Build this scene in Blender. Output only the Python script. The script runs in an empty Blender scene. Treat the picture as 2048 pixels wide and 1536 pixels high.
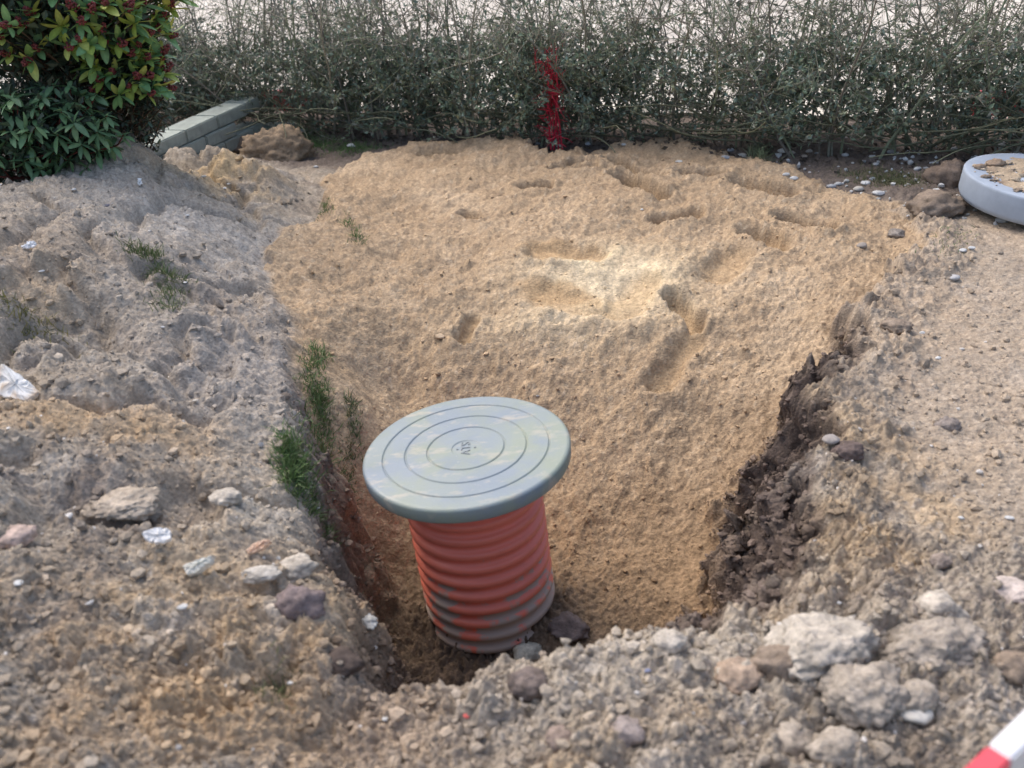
import bpy, math, random
import numpy as np
from mathutils import Matrix, Vector

random.seed(7); rng = np.random.default_rng(7)
D = bpy.data; scene = bpy.context.scene
COL = scene.collection
R = math.radians

# ------------------------------------------------------------------ camera
CAM_H, PITCH, ROLL, F = 1.70, 29.0, -4.2, 1952.0
cam_d = D.cameras.new('camera'); cam = D.objects.new('camera', cam_d); COL.objects.link(cam)
CM = (Matrix.Rotation(R(90 - PITCH), 3, 'X') @ Matrix.Rotation(R(ROLL), 3, 'Z'))
cam.matrix_world = Matrix.Translation((0, 0, CAM_H)) @ CM.to_4x4()
cam_d.sensor_width = 36; cam_d.lens = F / 2048 * 36
cam_d.clip_start = 0.05; cam_d.clip_end = 1000
cam_d.dof.use_dof = True; cam_d.dof.focus_distance = 4.3; cam_d.dof.aperture_fstop = 2.5
scene.camera = cam

# ------------------------------------------------------------------ light
SUN_EL, SUN_AZ = 56.0, -40.0            # azimuth from +Y (away from camera), negative = left
w = D.worlds.new('World'); scene.world = w; w.use_nodes = True
wn = w.node_tree.nodes; wl = w.node_tree.links
sky = wn.new('ShaderNodeTexSky'); sky.sky_type = 'NISHITA'; sky.sun_disc = False
sky.sun_elevation = R(SUN_EL); sky.sun_rotation = R(SUN_AZ); sky.air_density = 1.0; sky.dust_density = 5.0; sky.ozone_density = 1.0
bg = wn['Background']; bg.inputs['Strength'].default_value = 0.15
wl.new(sky.outputs[0], bg.inputs['Color'])
sd = D.lights.new('sun', 'SUN'); sd.energy = 0.5; sd.angle = R(60); sd.color = (1.0, 0.95, 0.88)
so = D.objects.new('sun', sd); COL.objects.link(so)
sv = Vector((math.sin(R(SUN_AZ)) * math.cos(R(SUN_EL)), math.cos(R(SUN_AZ)) * math.cos(R(SUN_EL)), math.sin(R(SUN_EL))))
so.rotation_euler = sv.to_track_quat('Z', 'Y').to_euler()
scene.view_settings.view_transform = 'Standard'; scene.view_settings.look = 'None'
scene.view_settings.gamma = 1; scene.view_settings.use_curve_mapping = False
scene.view_settings.exposure = 0.82

# ------------------------------------------------------------------ helpers
CMn = np.array(CM)
def ray(u, v):
    d = CMn @ np.array([(u - 1024) / F, -(v - 768) / F, -1.0]); return d / np.linalg.norm(d)
def P(u, v, z=0.0):
    d = ray(u, v); t = (z - CAM_H) / d[2]; return np.array([0, 0, CAM_H]) + d * t
def PD(u, v, dist):
    return np.array([0, 0, CAM_H]) + ray(u, v) * dist

TAB = np.random.default_rng(11).random(65536)
def _h(ix, iy, iz, s):
    return TAB[((ix * 73856093) ^ (iy * 19349663) ^ (iz * 83492791) ^ (s * 2654435761)) & 65535]
def _h2(ix, iy, s):
    n = (ix * 374761393 + iy * 668265263 + s * 1442695041) & 0x7fffffff
    n = ((n ^ (n >> 13)) * 1274126177) & 0x7fffffff
    return TAB[(n ^ (n >> 16)) & 65535]
def noise2(x, y, s=0):
    ix = np.floor(x).astype(np.int64); iy = np.floor(y).astype(np.int64)
    fx = x - ix; fy = y - iy
    ux = fx * fx * fx * (fx * (fx * 6 - 15) + 10); uy = fy * fy * fy * (fy * (fy * 6 - 15) + 10)
    def g(dx, dy):
        a = _h2(ix + dx, iy + dy, s) * 6.2831853
        return np.cos(a) * (fx - dx) + np.sin(a) * (fy - dy)
    return ((g(0, 0) * (1 - ux) + g(1, 0) * ux) * (1 - uy) + (g(0, 1) * (1 - ux) + g(1, 1) * ux) * uy) * 1.5
def fbm2(x, y, sc, n=4, s=0, gain=0.5):
    r = 0; a = 1.0; t = 0
    for i in range(n):
        r = r + a * noise2(x * sc, y * sc, s + i * 17); t += a; a *= gain; sc *= 2.03
    return r / t
def noise3(p, s=0):
    i = np.floor(p).astype(np.int64); f = p - i; u = f * f * (3 - 2 * f); r = 0
    for dx in (0, 1):
        for dy in (0, 1):
            for dz in (0, 1):
                wgt = (u[:, 0] if dx else 1 - u[:, 0]) * (u[:, 1] if dy else 1 - u[:, 1]) * (u[:, 2] if dz else 1 - u[:, 2])
                r = r + wgt * _h(i[:, 0] + dx, i[:, 1] + dy, i[:, 2] + dz, s)
    return r * 2 - 1
def domes(x, y, sc, s=0, rmin=.3, rmax=.72, dens=1.0):
    """height field of half-buried lumps, in metres, and a per-lump random number"""
    wx = x * sc + .35 * noise2(x * sc * 1.7, y * sc * 1.7, s + 5); wy = y * sc + .35 * noise2(x * sc * 1.7, y * sc * 1.7, s + 6)
    ix = np.floor(wx).astype(np.int64); iy = np.floor(wy).astype(np.int64)
    best = np.zeros_like(wx); idv = np.zeros_like(wx)
    for dx in (-1, 0, 1):
        for dy in (-1, 0, 1):
            jx = ix + dx; jy = iy + dy
            px = jx + _h2(jx, jy, s + 1); py = jy + _h2(jx, jy, s + 2); rr = rmin + (rmax - rmin) * _h2(jx, jy, s + 3) ** 1.6
            keep = _h2(jx, jy, s + 4) < dens
            q = rr * rr - ((wx - px) ** 2 + (wy - py) ** 2)
            hh = np.where(keep & (q > 0), np.sqrt(np.maximum(q, 0)), 0)
            m = hh > best; best = np.where(m, hh, best); idv = np.where(m, _h2(jx, jy, s + 9), idv)
    return best / sc, idv
def billow(x, y, sc, n=4, s=0, gain=.55):
    r = 0; a = 1.0; t = 0; ca, sa = .8, .6
    for i in range(n):
        r = r + a * np.abs(noise2(x * sc, y * sc, s + i * 13)); t += a; a *= gain; x, y = x * ca - y * sa + 3.7, x * sa + y * ca + 1.3; sc *= 2.07
    return r / t
def sstep(a, b, x):
    t = np.clip((x - a) / (b - a), 0, 1); return t * t * (3 - 2 * t)

# ------------------------------------------------------------------ terrain control points: picture points with their heights
def ctrl(lst): return np.array([P(u, v, z) for u, v, z in lst])
OUT = ctrl([
 (2040,470,0),(1950,700,0),(1800,800,.02),(2040,1000,0),(1750,650,.02),(1700,900,.02),(1850,1100,0),(1650,1180,0),
 (1500,1235,.0),(1900,400,0),(1600,330,0),(1850,330,0),(2040,320,0),(1300,285,0),(900,285,0),(700,300,0),(640,310,0),(1830,480,.0),(1770,560,.01),
 (570,380,.10),(600,440,.06),(560,430,.12),(520,480,.12),(540,560,.12),(590,640,.12),(450,420,.24),(420,330,.25),(500,370,.20),(585,355,.09),(360,300,.24),(340,335,.33),(290,300,.42),(240,277,.50),(190,290,.50),(100,340,.50),(20,372,.50),(-100,400,.5),(60,430,.50),(250,360,.46),
 (200,450,.46),(350,560,.32),(150,660,.30),(100,570,.44),(450,650,.26),(560,720,.17),(600,860,.11),(560,960,.10),(400,800,.25),(200,800,.34),(20,780,.38),
 (100,1000,.30),(300,1000,.25),(500,1050,.15),(610,1120,.08),(640,1250,.06),(300,1200,.20),(100,1300,.22),(400,1400,.13),(640,1380,.05),(20,1500,.22),(700,1500,.02),
 (900,1450,.02),(860,1390,-.02),(1000,1360,.02),(1100,1330,.06),(1300,1260,.05),(1200,1400,.09),(1400,1350,.08),(1700,1300,.06),(1950,1300,.05),(2040,1200,.02),(1500,1500,.06),(1900,1500,.03)])
far = [(-2.3,5.3,.1),(-1.6,5.5,.08),(-2.9,5.0,.12),(-1.9,5.2,.15),(-3.2,5.6,0),(-2.6,5.9,0),(-1.9,6.3,0),(-3.4,4.6,.15),(-3.8,3.2,.3),(-4,1.5,.25),(-2,0,.1),(-6,4,0),(-6,0,0),(-6,8,0),(-3,8,0),(0,8,0),(3,8,0),(6,8,0),(4,5.5,0),(4.5,3.5,0),(4,2,0),(2.2,.6,0),(6,0,0),(6,5,0),(0,-.4,0),(-3,-3,0),(3,-3,0),(-1.2,6.9,0),(1.5,7,0)]
OUT = np.vstack([OUT, np.array(far, float)])
INN = ctrl([
 (870,295,.08),(1000,292,.08),(1100,315,.07),(1300,300,.07),(1500,345,.05),(1650,390,.03),(1790,425,.01),(730,330,.06),(670,380,.07),(620,455,.09),(560,520,.10),(560,600,.08),(800,500,.02),
 (1000,450,.04),(1200,540,-.02),(1400,450,.03),(1500,550,-.02),(1800,520,0),(1700,620,-.08),(1200,700,-.15),(900,700,-.14),(660,640,.02),(640,720,.02),
 (700,800,-.08),(790,800,-.26),(680,900,-.16),(1200,850,-.31),(1500,800,-.24),(1600,850,-.25),(1500,1000,-.42),(1200,1050,-.50),(1400,1150,-.52),(1150,1240,-.60),
 (980,1300,-.70),(850,1300,-.70),(730,1150,-.52),(720,1310,-.66),(660,1050,-.32),(900,1350,-.70),(1330,1210,-.58)])
INN = np.vstack([INN, np.array([(-.3,1.2,-.6),(.5,1.3,-.55),(1,2,-.4),(3,5,0),(-2.2,4.6,.1),(0,8,0),(-1,2,-.2)], float)])
def rbf_fit(pts):
    n = len(pts); xy = pts[:, :2]; z = pts[:, 2]
    r2 = ((xy[:, None] - xy[None]) ** 2).sum(-1); K = .5 * r2 * np.log(r2 + 1e-9) + np.eye(n) * 6e-4
    A = np.zeros((n + 3, n + 3)); A[:n, :n] = K; A[:n, n] = 1; A[:n, n + 1:] = xy; A[n, :n] = 1; A[n + 1:, :n] = xy.T
    return xy, np.linalg.solve(A, np.concatenate([z, [0, 0, 0]]))
def rbf_eval(fit, x, y):
    xy, c = fit; n = len(xy); r = c[n] + c[n + 1] * x + c[n + 2] * y
    for i in range(n):
        r2 = (x - xy[i, 0]) ** 2 + (y - xy[i, 1]) ** 2; r = r + c[i] * .5 * r2 * np.log(r2 + 1e-9)
    return r
fo, fi = rbf_fit(OUT), rbf_fit(INN)
RIM = ctrl([(870,288,.03),(1050,286,.03),(1110,322,.03),(1150,300,.03),(1330,284,.03),(1500,318,.02),(1610,362,.01),(1790,405,0),(1860,470,0),(1800,555,.0),(1738,600,.01),(1718,680,.01),(1655,790,.02),
 (1690,870,.02),(1640,950,.02),(1625,1020,.02),(1660,1100,.01),(1580,1180,.0),(1440,1222,.0),(1300,1250,.05),(1160,1305,.06),(1040,1325,.04),(980,1362,.0),(850,1372,-.02),(700,1368,.02),(668,1325,.05),
 (645,1200,.06),(602,1095,.08),(565,960,.10),(580,850,.11),(560,730,.15),(570,640,.12),(540,580,.12),(528,500,.13),(560,460,.10),(650,425,.06),(640,370,.05),(720,318,.04)])[:, :2]
def rim_dist(x, y):
    d = np.full(x.shape, 1e9); ins = np.zeros(x.shape, bool); n = len(RIM)
    for i in range(n):
        a = RIM[i]; b = RIM[(i + 1) % n]; ab = b - a
        t = np.clip(((x - a[0]) * ab[0] + (y - a[1]) * ab[1]) / (ab @ ab), 0, 1)
        d = np.minimum(d, (x - a[0] - t * ab[0]) ** 2 + (y - a[1] - t * ab[1]) ** 2)
        c = ((a[1] > y) != (b[1] > y)) & (x < (b[0] - a[0]) * (y - a[1]) / (b[1] - a[1] + 1e-12) + a[0]); ins ^= c
    d = np.sqrt(d); return np.where(ins, d, -d)
# footprints: two picture ends, radius, depth
FEET = [((1118,350),(1175,356),.055,.05),((1148,338),(1190,341),.05,.04),((1228,336),(1312,366),.06,.05),((1245,368),(1318,402),.065,.075),((1365,357),(1428,362),.065,.06),
 ((1485,378),(1570,392),.07,.045),((1052,388),(1086,390),.055,.055),((1570,436),(1650,456),.06,.07),((1505,462),(1550,482),.07,.05),((1320,441),(1385,436),.06,.04),
 ((1345,618),(1392,650),.045,.045),((1320,722),(1385,672),.06,.03),((928,680),(948,655),.035,.025),((928,436),(952,441),.04,.035),((1110,315),(1140,318),.05,.07),((860,322),(900,318),.09,.035),
 ((1240,575),(1290,540),.11,.018),((1090,560),(1170,575),.10,.012),((1080,505),(1180,500),.09,.012),((1440,520),(1470,500),.1,.03)]
FW = [(P(a[0], a[1], .02 if a[1] < 600 else -.12), P(b[0], b[1], .02 if b[1] < 600 else -.12), r, dp) for a, b, r, dp in FEET]
def blob(x, y, u, v, z, rx, ry, ang=0):
    c = P(u, v, z); ca, sa = math.cos(R(ang)), math.sin(R(ang)); dx, dy = x - c[0], y - c[1]
    return np.exp(-(((dx * ca + dy * sa) / rx) ** 2 + ((-dx * sa + dy * ca) / ry) ** 2))

def CRES(x, y):
    o_ = 0
    for pts, wd in (([(1118,513),(1165,530),(1200,526),(1232,503)], .045), ([(1130,556),(1180,576),(1235,585),(1285,568),(1310,540)], .060)):
        q = [P(u, v, 0)[:2] for u, v in pts]
        for a, b in zip(q[:-1], q[1:]):
            ab = b - a; tt = np.clip(((x - a[0]) * ab[0] + (y - a[1]) * ab[1]) / (ab @ ab), 0, 1)
            o_ = np.maximum(o_, np.exp(-(((x - a[0] - tt * ab[0]) ** 2 + (y - a[1] - tt * ab[1]) ** 2) / wd ** 2)))
    return o_
def terrain(x, y, full=False):
    x = np.asarray(x, float); y = np.asarray(y, float)
    fade = sstep(7.5, 6.2, y) * sstep(-1.5, -.3, y) * sstep(5.2, 3.9, np.abs(x))
    ho = rbf_eval(fo, x, y) * fade; hi = rbf_eval(fi, x, y)
    hi = np.maximum(hi, -.74)
    rgt = sstep(.1, .5, x); sdist = rim_dist(x, y) + (.06 + .05 * rgt) * fbm2(x, y, 3.5, 3, 40) + (.03 + .03 * rgt) * (noise2(x * 11, y * 11, 43) + .6 * noise2(x * 26, y * 26, 44))
    dh = np.maximum(ho - hi, 0)
    right = sstep(.1, .5, x)
    wdt = .05 + dh * (.34 + .30 * right + .16 * noise2(x * 3.1, y * 3.1, 48))
    t = sstep(-.015, wdt, sdist)
    t = np.where(y > 7.6, 0, t)
    # region weights outside the pit
    heap = np.clip(sstep(.02, .16, ho) + sstep(2.5, 1.9, y) * sstep(1.7, .9, x) , 0, 1)
    front = sstep(2.05, 1.75, y - .12 * x)                      # rough clods in front of the pit
    rough = np.clip(np.maximum(heap, front), 0, 1) * (y > -1)
    d1, i1 = domes(x, y, 5.5, 3, .25, .7, .75); d2, i2 = domes(x, y, 12, 13, .3, .75, .8); d3, i3 = domes(x, y, 27, 23, .3, .75, .85); d4, i4 = domes(x, y, 62, 33, .3, .75, .9)
    n1 = fbm2(x, y, 1.7, 4, 50); n2 = fbm2(x, y, 7, 4, 60, .55); n3 = fbm2(x, y, 38, 3, 70, .6)
    clodz = sstep(-.25, .35, fbm2(x, y, 2.3, 2, 90))           # patches of lumps and smoother patches
    fr = np.clip(front, 0, 1)
    b1 = billow(x, y, 5, 5, 300, .60); b2 = billow(x + .05 * n2, y, 17, 4, 320, .62); b3 = billow(x, y, 48, 2, 340, .7)
    soil = rough * ((.045 + .045 * sstep(-.1, -.6, x)) * n1 - .07 * np.exp(-(fbm2(x, y, 1.9, 3, 410) / .10) ** 2) * sstep(-.3, -.7, x) * sstep(1.6, 2.2, y) + .025 * n2 + (.04 + .06 * fr) * (b1 - .3) * (.7 + 1.1 * clodz) + (.030 + .03 * fr) * (b2 - .3) * (1 + .35 * sstep(2.5, 4.5, y)) + .020 * b3 + (.03 + .10 * fr) * d1 * clodz * (.4 + 2 * b2) + .07 * d2 * clodz * (.3 + 2.5 * b2) + .10 * d3 * (.2 + 2.2 * b3) + .08 * d4)
    flat = (1 - rough) * (.018 * n1 + .014 * n2 + .012 * (b2 - .3) * (.5 + clodz) + .005 * b3 + .10 * d3 * sstep(.0, .5, fbm2(x, y, 3.1, 2, 95)) + .20 * d4 * sstep(-.3, .4, fbm2(x, y, 4, 2, 97)) + .006 * n3)
    farw = sstep(4.4, 5.0, y + .14 * x)
    flat = flat * (1 + .9 * farw)
    lip = sstep(-.28, -.04, sdist) * (1 - t) * sstep(.6, 1.0, x) * sstep(5, 4, y)          # crumbly edge on the right bank
    soil = soil + lip * (.02 + .05 * b2 + .2 * d2 * (.4 + 2 * b2) + .2 * d3 + .012 * b3 + .02 * n2)
    # sand
    smooth = np.clip(blob(x, y, 1225, 545, 0, .20, .26) + blob(x, y, 1100, 505, 0, .17, .09) + blob(x, y, 1100, 562, 0, .17, .10), 0, 1)
    sg1, j1 = domes(x, y, 34, 63, .2, .6, .45); sg2, j2 = domes(x, y, 85, 73, .3, .8, .95)
    slope = sstep(3.4, 2.6, y)
    sand = .045 * fbm2(x, y, 1.5, 2, 105) + .050 * fbm2(x, y, 3.2, 3, 110) + .018 * fbm2(x, y, 13, 4, 120, .6) * (1 - .6 * slope)
    sand += (1 - smooth) * (.016 * (billow(x, y, 9, 3, 360) - .3) * (1 - .5 * slope) + .032 * (billow(x, y, 21, 4, 370, .75) - .3) + .010 * billow(x, y, 75, 2, 380) + (.30 - .18 * slope) * sg1 * .9 + .35 * sg2)
    foot = 0; fmask = 0
    for a, b, r, dp in FW:
        ab = (b - a)[:2]; tt = np.clip(((x - a[0]) * ab[0] + (y - a[1]) * ab[1]) / (ab @ ab + 1e-9), 0, 1)
        dd = np.sqrt((x - a[0] - tt * ab[0]) ** 2 + (y - a[1] - tt * ab[1]) ** 2) + .026 * fbm2(x, y, 9, 3, 140)
        m = sstep(1.2 * r, .5 * r, dd + .15 * r * ((y - a[1]) > 0)); foot = foot - dp * (1.15 + .5 * (a[1] > 3.4)) * m + dp * .30 * np.exp(-((dd - 1.45 * r) / (.38 * r)) ** 2); fmask = np.maximum(fmask, m)
    sand = sand * (1 - .6 * fmask) + foot + .006 * CRES(x, y) - .03 * blob(x, y, 1170, 505, 0, .10, .10) - .03 * blob(x, y, 1220, 553, 0, .14, .11)
    wall = 4 * t * (1 - t) * sstep(.06, .25, dh)
    h = (ho + soil + flat * (rough * 0 + 1)) * (1 - t) + (hi + sand) * t + wall * (.05 * n2 + .06 * (b1 - .3) + .03 * (b2 - .3) + .015 * b3 + .15 * d2 - .01)
    # damp mound round the pipe foot
    pc = P(975, 1235, -.55)
    dist = np.hypot(x - PIPE[0], y - PIPE[1]); mound = np.exp(-((dist - .2) / .13) ** 2) * sstep(PIPE[1] + .25, PIPE[1] - .1, y)
    h = h + (1 - t) * (.03 * blob(x, y, 400, 345, .2, .30, .14, 15) + .07 * blob(x, y, 490, 355, .15, .22, .14, -25) + .07 * blob(x, y, 545, 385, .1, .16, .12, -40)) * (.7 + .9 * b1)
    h = h + t * mound * (.045 + .12 * b2 + .03 * b3)
    if not full: return h
    # ---- soil colours (linear albedo)
    def mix(c, col, m): return c + (np.array(col) - c) * np.clip(m, 0, 1)[..., None]
    N = x.shape
    big = fbm2(x, y, 1.3, 4, 200, .6); med = fbm2(x, y, 5, 4, 210, .6); fine = fbm2(x, y, 24, 3, 220, .65)
    C = np.ones(N + (3,)) * np.array([.30, .262, .215])
    C = mix(C, (.40, .305, .20), sstep(-.05, .35, big + .35 * med) * .8)
    C = mix(C, (.46, .42, .37), sstep(.12, .5, fbm2(x, y, 3, 4, 230, .6)) * .75)
    C = mix(C, (.185, .155, .13), sstep(.08, .42, fbm2(x, y, 4.2, 4, 240, .6)) * .65)
    C = mix(C, (.50, .46, .40), (i2 > .82) * .25 * rough); C = mix(C, (.2, .165, .14), (i3 > .8) * .25 * rough); C = mix(C, (.52, .48, .43), (i4 > .92) * .3)
    # grey, pale upper heap
    m = blob(x, y, 330, 430, .35, .75, .9); C = mix(C, (.375, .345, .305), m * .85); C = mix(C, (.50, .465, .42), blob(x, y, 380, 470, .3, .42, .33) * sstep(-.3, .3, med) * .9)
    m = blob(x, y, 180, 520, .4, .8, .3); C = mix(C, (.25, .215, .18), m * .55)
    m = blob(x, y, 490, 720, .2, .32, .6); C = mix(C, (.34, .31, .28), m * .85)
    m = blob(x, y, 500, 980, .15, .16, .3); C = mix(C, (.42, .385, .33), m * .7)
    m = np.clip(blob(x, y, 200, 830, .35, .45, .16) + blob(x, y, 250, 1380, .2, .6, .3), 0, 1) * sstep(-.4, .3, med); C = mix(C, (.43, .31, .19), m * .8)
    m = blob(x, y, 120, 960, .3, .45, .1) * sstep(-.3, .3, med); C = mix(C, (.19, .155, .13), m * .8)
    m = blob(x, y, 430, 340, .27, .3, .5, 20); C = mix(C, (.42, .32, .20), m * sstep(-.5, .2, med) * 1.1)
    # pale foreground right of centre, browner in the middle
    m = blob(x, y, 1350, 1310, .06, .55, .16, 8); C = mix(C, (.47, .425, .36), m * .65)
    m = blob(x, y, 780, 1450, .02, .22, .25); C = mix(C, (.25, .205, .17), m * .6)
    # right bank: trodden tan ground
    gm = (1 - rough) * sstep(1.0, 1.6, x + .25 * (y - 2)); C = mix(C, (.385, .31, .235), gm * (.65 + .3 * np.clip(big * 2, -1, 1))); C = mix(C, (.33, .285, .235), gm * sstep(.0, .5, med) * .6)
    # dark humus soil at the hedge foot and on the far side
    hd = sstep(5.15, 5.5, y + .42 * (x - .2) + .12 * med) * (1 - t); C = mix(C, (.15, .125, .108), hd * .92)
    C = mix(C, (.10, .082, .07), lip * sstep(-.1, .4, med) * .5)
    # sand
    S = np.ones(N + (3,)) * np.array([.405, .308, .212])
    S = mix(S, (.52, .41, .295), sstep(-.1, .5, fbm2(x, y, 2.2, 4, 250)) * .8); S = mix(S, (.36, .27, .185), sstep(.0, .5, fbm2(x, y, 4.5, 4, 260, .6)) * .6)
    S = mix(S, (.36, .265, .185), (j1 > .84) * .4); S = mix(S, (.64, .54, .42), (j2 > .93) * .35)
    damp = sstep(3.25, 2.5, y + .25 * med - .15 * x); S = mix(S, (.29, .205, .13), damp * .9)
    dry = np.clip((1.15 * blob(x, y, 1220, 545, 0, .34, .27) + .35 * blob(x, y, 1150, 600, 0, .5, .12)) * (1 + .8 * med), 0, 1) ; S = mix(S, (.68, .57, .41), dry)
    S = mix(S, (.74, .62, .43), CRES(x, y) * .7)
    m = np.clip(blob(x, y, 1110, 505, 0, .24, .07) + blob(x, y, 1105, 566, 0, .20, .08, -20), 0, 1) + .5 * fbm2(x, y, 6, 3, 420); S = mix(S, (.50, .345, .20), sstep(.25, .75, m) * .7)
    S = mix(S, (.42, .30, .18), fmask * .6)
    sm = t
    C = C * (1 + (np.array([1.05, 1.05, 1.04]) - 1) * (1 - hd)[..., None])
    C = C * (1 - sm[..., None]) + S * np.array([.97, .95, .90]) * sm[..., None]
    # cut wall: dark topsoil; right side shows most
    wm = wall * (.5 + .5 * right) * sstep(-.5, .1, med + .3 * right) * sstep(-.75,-.1,h*0+0)
    C = mix(C, (.105, .082, .070), np.clip(wall * 1.3 * (.5 + .5 * right) * (.75 + .8 * med) + .5 * right * sstep(.2, .02, sdist) * sstep(.1, .3, dh) * (sdist > 0), 0, .96) * sstep(4.0, 3.5, y))
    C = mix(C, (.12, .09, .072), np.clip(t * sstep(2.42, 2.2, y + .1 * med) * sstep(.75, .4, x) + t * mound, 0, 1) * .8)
    terrain.steep = t * (1 - t) * 4 * sstep(.08, .3, dh)
    return h, np.clip(C * (1 + .22 * fine[..., None] + .5 * (billow(x, y, 30, 2, 400)[..., None] - .28)), .02, .9), t

_c = P(932, 897, .05)
PIPE = np.array([_c[0], _c[1]]); LIDZ = .05

# ------------------------------------------------------------------ materials
def mat(name, col=(.5, .5, .5), rough=.9, spec=.2, attr=None, nscale=0, namp=.0, bump=0, bscale=200, metallic=0, trans=0):
    m = D.materials.new(name); m.use_nodes = True; nt = m.node_tree; b = nt.nodes['Principled BSDF']
    b.inputs['Roughness'].default_value = rough; b.inputs['Specular IOR Level'].default_value = spec; b.inputs['Metallic'].default_value = metallic
    src = None
    if attr:
        a = nt.nodes.new('ShaderNodeAttribute'); a.attribute_name = attr; src = a.outputs['Color']
    else:
        c = nt.nodes.new('ShaderNodeRGB'); c.outputs[0].default_value = (*col, 1); src = c.outputs[0]
    tc = nt.nodes.new('ShaderNodeTexCoord')
    if namp:
        n = nt.nodes.new('ShaderNodeTexNoise'); n.inputs['Scale'].default_value = nscale; n.inputs['Detail'].default_value = 6; n.inputs['Roughness'].default_value = .65
        nt.links.new(tc.outputs['Object'], n.inputs['Vector'])
        mr = nt.nodes.new('ShaderNodeMapRange'); mr.inputs['From Min'].default_value = .3; mr.inputs['From Max'].default_value = .7; mr.inputs['To Min'].default_value = 1 - namp; mr.inputs['To Max'].default_value = 1 + namp
        nt.links.new(n.outputs['Fac'], mr.inputs['Value'])
        v = nt.nodes.new('ShaderNodeVectorMath'); v.operation = 'SCALE'; nt.links.new(src, v.inputs[0]); nt.links.new(mr.outputs[0], v.inputs['Scale']); src = v.outputs[0]
    nt.links.new(src, b.inputs['Base Color'])
    if bump:
        n = nt.nodes.new('ShaderNodeTexNoise'); n.inputs['Scale'].default_value = bscale; n.inputs['Detail'].default_value = 4; nt.links.new(tc.outputs['Object'], n.inputs['Vector'])
        bp = nt.nodes.new('ShaderNodeBump'); bp.inputs['Strength'].default_value = 1; bp.inputs['Distance'].default_value = bump
        nt.links.new(n.outputs['Fac'], bp.inputs['Height']); nt.links.new(bp.outputs[0], b.inputs['Normal'])
    return m
M_soil = mat('soil', attr='Col', rough=1, spec=.08, nscale=70, namp=.30, bump=.007, bscale=110)
M_clod = mat('clod_soil', attr='Col', rough=1, spec=.08, nscale=90, namp=.25, bump=.003, bscale=220)
M_peb = mat('pebble', attr='Col', rough=.75, spec=.25, nscale=60, namp=.15, bump=.0006, bscale=300)
M_leaf = mat('leaf', attr='Col', rough=.42, spec=.45, nscale=30, namp=.2)
M_hleaf = mat('hedge_leaf', attr='Col', rough=.5, spec=.35)
M_bark = mat('bark', attr='Col', rough=.85, spec=.2, nscale=60, namp=.25)
M_red = mat('red_spray_paint', (.62, .04, .075), rough=.6, spec=.3, nscale=40, namp=.35)
M_conc = mat('weathered_concrete', (.34, .375, .335), rough=.9, spec=.15, nscale=14, namp=.22, bump=.0012, bscale=260)
M_conc2 = mat('fresh_concrete', (.36, .42, .50), rough=.85, spec=.15, nscale=9, namp=.10, bump=.0008, bscale=220)

def leafmix(m, tr=.25):
    nt = m.node_tree; b = nt.nodes['Principled BSDF']; out = nt.nodes['Material Output']
    t = nt.nodes.new('ShaderNodeBsdfTranslucent'); mx = nt.nodes.new('ShaderNodeMixShader'); mx.inputs[0].default_value = tr
    nt.links.new(b.inputs['Base Color'].links[0].from_socket, t.inputs['Color'])
    nt.links.new(b.outputs[0], mx.inputs[1]); nt.links.new(t.outputs[0], mx.inputs[2]); nt.links.new(mx.outputs[0], out.inputs['Surface'])
leafmix(M_leaf, .2); leafmix(M_hleaf, .12)

# ------------------------------------------------------------------ object helpers
def add_mesh(name, V, Fc, material, parent=None, col=None, smooth=True, loc=None):
    me = D.meshes.new(name); V = np.asarray(V, np.float32)
    if isinstance(Fc, np.ndarray):
        n, k = Fc.shape; me.vertices.add(len(V)); me.vertices.foreach_set('co', V.ravel()); me.loops.add(n * k); me.loops.foreach_set('vertex_index', Fc.astype(np.int32).ravel())
        me.polygons.add(n); me.polygons.foreach_set('loop_start', np.arange(0, n * k, k, dtype=np.int32))
        me.update(calc_edges=True)
    else:
        me.from_pydata(V.tolist(), [], Fc)
    me.polygons.foreach_set('use_smooth', np.full(len(me.polygons), smooth))
    if col is not None:
        a = me.color_attributes.new('Col', 'FLOAT_COLOR', 'POINT'); c = np.ones((len(V), 4), np.float32); c[:, :3] = col; a.data.foreach_set('color', c.ravel())
    me.materials.append(material); me.update()
    o = D.objects.new(name, me); COL.objects.link(o)
    if parent is not None: o.parent = parent
    if loc is not None: o.location = loc
    return o
def tag(o, label=None, cat=None, group=None, kind=None):
    if label: o['label'] = label
    if cat: o['category'] = cat
    if group: o['group'] = group
    if kind: o['kind'] = kind
    return o
def empty(name, loc, label=None, cat=None, group=None, rot=(0, 0, 0)):
    o = D.objects.new(name, None); COL.objects.link(o); o.location = loc; o.rotation_euler = rot; o.empty_display_size = .1
    return tag(o, label, cat, group)
def G(u, v):
    d = ray(u, v); t = np.linspace(.9, 9, 900); p = np.array([0, 0, CAM_H]) + d * t[:, None]
    h = terrain(p[:, 0], p[:, 1]); k = np.argmax(p[:, 2] < h); return np.array([p[k, 0], p[k, 1], h[k]]), t[k]

_ico = {}
def ico(n):
    if n not in _ico:
        import bmesh
        bm = bmesh.new(); bmesh.ops.create_icosphere(bm, subdivisions=n, radius=1)
        _ico[n] = (np.array([v.co[:] for v in bm.verts]), np.array([[v.index for v in f.verts] for f in bm.faces])); bm.free()
    return _ico[n]

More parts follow.
